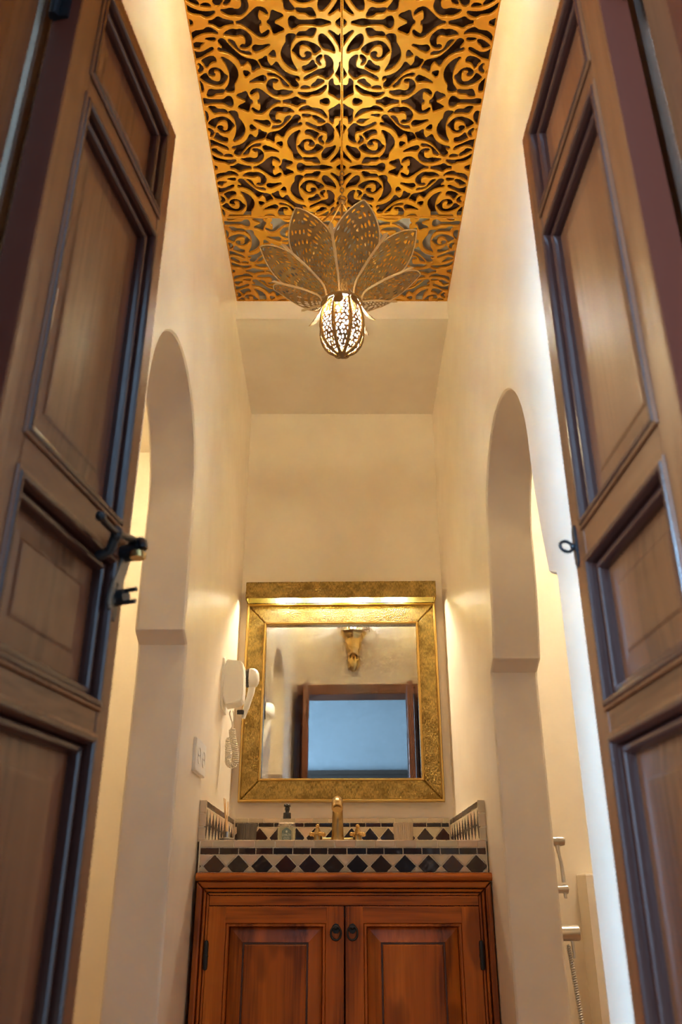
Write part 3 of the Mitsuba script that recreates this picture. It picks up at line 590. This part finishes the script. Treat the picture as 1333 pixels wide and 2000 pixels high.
obj('cord', cat(tube(spline([(-.400, hy, hz - .003), (-.403, hy, hz - .014), (-.397, hy, hz - .032), (-.392, hy, hz - .048), (-.391, hy, hz - .066)], 16), .0023, 8),
                tube(spline([(-.400, hy + .016, hz - .096), (-.394, hy + .012, hz - .06), (-.388, hy + .008, hz - .028), (-.392, hy, hz - .003)], 16), .0023, 8)), 'm_cord', dry, smooth=60)

# ---------------------------------------------------------------- pierced brass lamps
def lace(surf, nu, nv, keep, jit, u0=-1, u1=1, v0=0, v1=1, hole=.62):
    """A pierced sheet: hexagon cells, each a ring round a hole. surf(u, v) -> points."""
    V, F, off = [], [], 0
    du, dv = (u1 - u0) / nu, (v1 - v0) / nv
    hx6 = np.array([(0, .667), (.5, .333), (.5, -.333), (0, -.667), (-.5, -.333), (-.5, .333)])
    for j in range(nv + 1):
        for i in range(nu + 1):
            cu, cv = u0 + (i + (.5 if j % 2 else 0)) * du, v0 + j * dv
            if cu > u1 + 1e-6: continue
            o = np.column_stack([cu + hx6[:, 0] * du, cv + hx6[:, 1] * dv])
            o[:, 0] = np.clip(o[:, 0], u0, u1); o[:, 1] = np.clip(o[:, 1], v0, v1)
            w = o.max(0) - o.min(0)
            if w[0] < .2 * du or w[1] < .2 * dv: continue
            c = o.mean(0) + rng.normal(0, jit, 2) * (du, dv)
            h = (hole(cv) if callable(hole) else hole) * rng.uniform(.75, 1.12) if keep(cu, cv) else 0
            inn = c + (o - o.mean(0)) * h * (1 + rng.normal(0, .1, (6, 1)))
            V.append(np.vstack([o, inn]))
            k = np.arange(6); l = (k + 1) % 6
            F += [np.stack([off + k, off + l, off + 6 + l], 1), np.stack([off + k, off + 6 + l, off + 6 + k], 1)]
            off += 12
    uv = np.vstack(V); P3 = surf(uv[:, 0], uv[:, 1])
    return trimesh.Trimesh(P3, np.vstack(F), process=False)
def flower(parent, centre, phase, up=1, angles=range(8), scale=1.0, half_step=math.pi / 8):
    """The open lotus, its cage, sepals and lamp. up=-1 hangs it upside down about its collar."""
    cx, cy, cz = centre
    RR = np.array([.058, .062, .072, .095, .150, .217, .255, .276]); ZZ = np.array([0, .024, .045, .062, .091, .119, .141, .153]); SS = np.array([0, .12, .25, .40, .66, .88, 1.03, 1.13])
    from scipy.interpolate import CubicSpline
    fr_, fz_ = CubicSpline(SS, RR), CubicSpline(SS, ZZ)
    def point(phi, s, du):
        r = fr_(s) - .010 * s * (1 - np.abs(du) ** 2); z = fz_(s) + .020 * s * (1 - np.abs(du) ** 2)
        return np.stack([cx + scale * r * np.sin(phi), cy - scale * r * np.cos(phi), cz + up * scale * z], -1)
    smax = lambda u: .77 + .35 * np.maximum(1 - np.abs(u), 0) ** .82
    for a_ in angles:
        f0_ = phase + a_ * 2 * half_step
        surf = lambda u, v: point(f0_ + u * half_step, v * smax(u), u)
        pk = obj('petal', lace(surf, 8, 19, lambda u, v: v < .965 and abs(u) < .96, .06, hole=lambda v: .62 - .12 * v), 'm_brass_dark', parent)
        e_ = np.linspace(-1, 1, 33)
        obj('petal_rim', tube(surf(e_, np.ones(33)), .0022 * scale, 6), 'm_brass_edge', pk, smooth=60)
        sr = np.linspace(0, .86, 20)
        rib = point(np.full(20, f0_ + half_step), sr * 1.02, np.ones(20))
        lip = rib[-1] + np.array([[0, 0, 0], [math.sin(f0_ + half_step), -math.cos(f0_ + half_step), 0.15 * up]]) * .012 * scale
        sd = np.array([math.cos(f0_ + half_step), math.sin(f0_ + half_step), 0]) * .0075 * scale; up_ = np.array([0, 0, .004 * scale * up])
        obj('rib_tip', trimesh.convex.convex_hull(np.array([rib[-3] - sd * .5, rib[-3] + sd * .5, lip[0] - sd, lip[0] + sd, lip[1], lip[0] + up_, rib[-3] + up_])), 'm_brass_edge', pk)
        obj('rib', tube(rib, np.interp(sr, [0, .7, .86], [.0032, .0046, .0030]) * scale, 8), 'm_brass_edge', pk, smooth=60)
    return point
def cage(parent, cx, cy, z_top, z_bot, rmax, up=1, rtop=.052, open_lace=True):
    tt = np.linspace(0, 1, 30)
    from scipy.interpolate import CubicSpline
    R_ = CubicSpline([0, .25, .55, .8, .93, 1], [rtop, rmax * .96, rmax, rmax * .80, rmax * .50, rmax * .20])
    zz = lambda t: z_top + (z_bot - z_top) * t
    for k in range(8):
        f_ = (k + .5) * math.pi / 4
        obj('cage_rib', tube(np.stack([cx + R_(tt) * np.sin(f_), cy - R_(tt) * np.cos(f_), zz(tt)], 1), np.interp(tt, [0, .5, 1], [.0045, .0072, .005]), 8), 'm_brass_dark', parent, smooth=60)
        if open_lace:
            surf = lambda u, v: np.stack([cx + (R_(v) - .001) * np.sin(f_ + (u + 1) * math.pi / 8), cy - (R_(v) - .001) * np.cos(f_ + (u + 1) * math.pi / 8), zz(v)], -1)
            obj('cage_lace', lace(surf, 4, 15, lambda u, v: True, .12, v1=.95, hole=.66), 'm_brass_dark', parent)
def sepal(f_, cx, cy, z0, up, r0=.060, r1=.102, h=.075):
    t = np.linspace(0, 1, 9); w = .013 * np.sin(np.pi * np.clip(t * .8 + .2, 0, 1)) ** .8 + .0006
    r = r0 + (r1 - r0) * t ** 1.6; z = z0 - up * h * (t - .12 * t ** 3)
    d = np.array([math.sin(f_), -math.cos(f_)]); s_ = np.array([math.cos(f_), math.sin(f_)])
    c = np.column_stack([cx + r * d[0], cy + r * d[1], z]); side_ = np.column_stack([s_[0] * w, s_[1] * w, 0 * w])
    n_ = np.array([d[0], d[1], up * .4]) * .0009
    V = np.vstack([c - side_ + n_, c + n_ * 2.5, c + side_ + n_, c - side_ - n_, c + n_ * .5, c + side_ - n_]); F = []
    for k in range(8):
        for p_, q_ in ((0, 1), (1, 2), (5, 4), (4, 3), (3, 0), (2, 5)):
            F += [(p_ * 9 + k, q_ * 9 + k, q_ * 9 + k + 1), (p_ * 9 + k, q_ * 9 + k + 1, p_ * 9 + k + 1)]
    return trimesh.Trimesh(V, F, process=False)

cxx, cyy, cz0 = .003, 2.055, EYE + 1.652                  # the collar between cage and flower
ch = thing('pendant_lamp', 'pierced brass lotus pendant lamp hanging from the carved ceiling', 'pendant lamp')
flower(ch, (cxx, cyy, cz0), math.radians(14))
cage(ch, cxx, cyy, cz0 - .004, EYE + 1.468, .066)
obj('finial', lathe([(0, -.014), (.005, -.012), (.008, -.006), (.017, .0), (.016, .006), (0, .010)], 20, (cxx, cyy, EYE + 1.468)), 'm_brass_dark', ch, smooth=60)
obj('collar', tube([(cxx + .0605 * math.cos(t), cyy + .0605 * math.sin(t), cz0) for t in th], .005, 10, True), 'm_brass_dark', ch, smooth=60)
for k in range(8):
    obj('sepal', sepal(math.radians(14) + (k + .5) * math.pi / 4, cxx, cyy, cz0 - .002, 1), 'm_brass_dark', ch, smooth=40)
obj('bulb', lathe([(0, -.085), (.014, -.082), (.026, -.070), (.0335, -.045), (.036, -.01), (.034, .025), (.028, .055), (.018, .070), (0, .074)], 24, (cxx, cyy, cz0 - .030)), 'm_white', ch, smooth=60, emit=CHANDELIER_L, label='lit frosted bulb inside the cage')
hub = np.array([cxx, cyy, EYE + 2.075])
obj('socket', cat(lathe([(0, -.002), (.014, -.002), (.016, .006), (.016, .05), (.010, .056), (0, .058)], 16, (cxx, cyy, cz0 + .045)), tube([(cxx, cyy, cz0 + .098), (cxx, cyy, hub[2] - .004)], .003, 8)), 'm_brass_dark', ch, smooth=40)
for f_ in (-.35, 2.2, 4.1):
    e_ = np.array([cxx + .195 * math.sin(f_), cyy - .195 * math.cos(f_), cz0 + .150])
    obj('suspension_rod', tube(spline([hub, hub * .5 + e_ * .5, e_], 8), .0032, 8), 'm_brass', ch, smooth=60)
obj('hub', cat(ball(hub, .011), tube([hub + .013 * np.array([math.cos(t), 0, 1 + math.sin(t)]) for t in th], .0022, 6, True)), 'm_brass_dark', ch, smooth=60)
zl, k = hub[2] + .026, 0
while zl < ZC + .004:
    c = np.array([cxx, cyy, zl + .008]); h_ = np.array([1, 0, 0]) if k % 2 else np.array([0, 1, 0])
    obj('chain_link', tube([c + .0062 * math.cos(t) * h_ + np.array([0, 0, .0115 * math.sin(t)]) for t in th[::2]], .0017, 6, True), 'm_brass_dark', ch, smooth=60)
    zl += .0185; k += 1

# wall lamp above the doorway, seen in the mirror
wl = thing('wall_lamp', 'brass flower wall lamp above the doorway, reflected in the mirror', 'wall lamp')
wx, wy, wz = -.018, YD + .10, 2.455
obj('drop', lathe([(0, -.285), (.012, -.280), (.030, -.262), (.044, -.232), (.046, -.205), (.040, -.175), (.030, -.155), (0, -.150)], 24, (wx, wy, wz)), 'm_brass', wl, smooth=60)
bell = lathe([(.031, -.160), (.040, -.150), (.050, -.120), (.058, -.085), (.064, -.045), (.090, -.010), (.106, .006), (.101, .006), (.062, -.03), (.054, -.07), (.034, -.148)], 8, (wx, wy, wz))
obj('bell', bell, 'm_brass', wl)
for k in range(8):
    obj('sepal', sepal(k * math.pi / 4, wx, wy, wz - .145, 1, .034, .072, .05), 'm_brass_dark', wl, smooth=40)
flower(wl, (wx, wy, wz - .012), 0.0, 1, (-2, -1, 0, 1, 2, 3, 4, 5), .55)
tt = np.linspace(0, 1, 16)
for k in range(8):
    f_ = k * math.pi / 4
    rr_ = .018 + .042 * np.sin(np.pi * np.clip(tt * .62, 0, 1))
    obj('cage_rib', tube(np.stack([wx + rr_ * np.sin(f_), wy + rr_ * np.cos(f_), wz - .010 + .15 * tt], 1), .0045, 8), 'm_brass_dark', wl, smooth=60)
obj('bulb', ball((wx, wy, wz + .085), .034, (1, 1, 1.3), 3), 'm_white', wl, smooth=True, emit=SCONCE_L, label='lit bulb')
obj('bracket', cat(tube([(wx, YD - .002, wz - .10), (wx, wy, wz - .10)], .012, 12), lathe([(0, 0), (.045, 0), (.043, .008), (0, .010)], 24, (wx, YD, wz - .10), 'y')), 'm_brass', wl, smooth=40)

# ---------------------------------------------------------------- shower fittings on the far face of the right-hand wall
SX = XR + .14
shs = thing('shower_handset', 'satin steel hand shower on its wall bracket beyond the right arch', 'shower')
obj('bracket', cat(lathe([(0, 0), (.013, 0), (.013, .040), (.0115, .048), (0, .05)], 20, (SX, 2.5, .858), 'x'), lathe([(.0125, .026), (.0136, .027), (.0136, .029), (.0125, .030)], 20, (SX, 2.5, .858), 'x')), 'm_steel', shs, smooth=40)
obj('handset', tube([(SX + .028, 2.5, .848), (SX + .030, 2.5, .825), (SX + .034, 2.5, .80), (SX + .036, 2.5, .752)], [.008, .0045, .0052, .006], 12), 'm_steel', shs, smooth=50)
obj('lower_bracket', cat(lathe([(0, 0), (.010, 0), (.010, .030), (.012, .034), (.0115, .044), (0, .048)], 16, (SX, 2.5, .735), 'x'), tube([(SX + .036, 2.5, .735), (SX + .037, 2.5, .712)], [.007, .004], 10)), 'm_steel', shs, smooth=40)
obj('hose', coil([(SX + .030, 2.5, .60), (SX + .036, 2.50, .54), (SX + .040, 2.49, .46), (SX + .046, 2.48, .36), (SX + .05, 2.47, .22), (SX + .04, 2.47, .12)], .0042, .0055, .0026), 'm_steel', shs, smooth=60)
val = thing('shower_valve', 'satin steel shower valve with a lever, below the hand shower', 'valve')
obj('knob', lathe([(0, 0), (.0185, 0), (.0195, .004), (.0195, .060), (.018, .0625), (0, .0625)], 24, (SX, 2.5, .628), 'x'), 'm_steel', val, smooth=40)
obj('lever', tube([(SX + .042, 2.5, .612), (SX + .045, 2.5, .568)], [.0045, .0040], 10), 'm_steel', val, smooth=50)
struct('trim_3', bx(.80, 1.45, 2.96, 3.09, 0, .785, .006), 'm_side', 'low plastered ledge in the shower')

# ---------------------------------------------------------------- lamps of the alcoves (out of view, above the arches) and the bedroom piece
for s, lv in ((-1, SIDE_L), (1, SIDE_R)):
    k = thing('ceiling_lamp', f'round ceiling lamp in the {"left" if s < 0 else "right"} alcove beyond the arch', 'ceiling lamp')
    lx = -1.02 if s < 0 else 1.03
    obj('base', lathe([(0, 0), (.11, 0), (.11, .02), (0, .02)], 28, (lx, 2.35, 2.40)), 'm_white', k, smooth=30)
    obj('globe', lathe([(0, -.075), (.04, -.07), (.075, -.05), (.095, -.02), (.098, 0), (0, 0)], 28, (lx, 2.35, 2.3995)), 'm_white', k, smooth=40, emit=lv)
hbk = thing('headboard', 'dark carved wooden headboard against the bedroom wall, reflected in the mirror', 'headboard')
obj('board', bx(-1.05, .95, -2.995, -2.945, .25, 1.97, .006), 'm_headboard', hbk)
obj('top_rail', bx(-1.10, 1.0, -2.995, -2.925, 1.95, 2.00, .008), 'm_headboard', hbk)
for xx in (-.75, -.25, .25, .68):
    obj('rosette', facing(levels(Polygon([(xx + .09 * (1 + .12 * math.cos(8 * t)) * math.cos(t), 1.86 + .05 * (1 + .12 * math.cos(8 * t)) * math.sin(t)) for t in np.linspace(0, 2 * np.pi, 64, endpoint=False)]), [(0, 0), (0, .008), (.01, .014)]), -2.945).apply_transform(trimesh.transformations.rotation_matrix(math.pi, (0, 0, 1), (xx, -2.945, 0))), 'm_rosette', hbk)
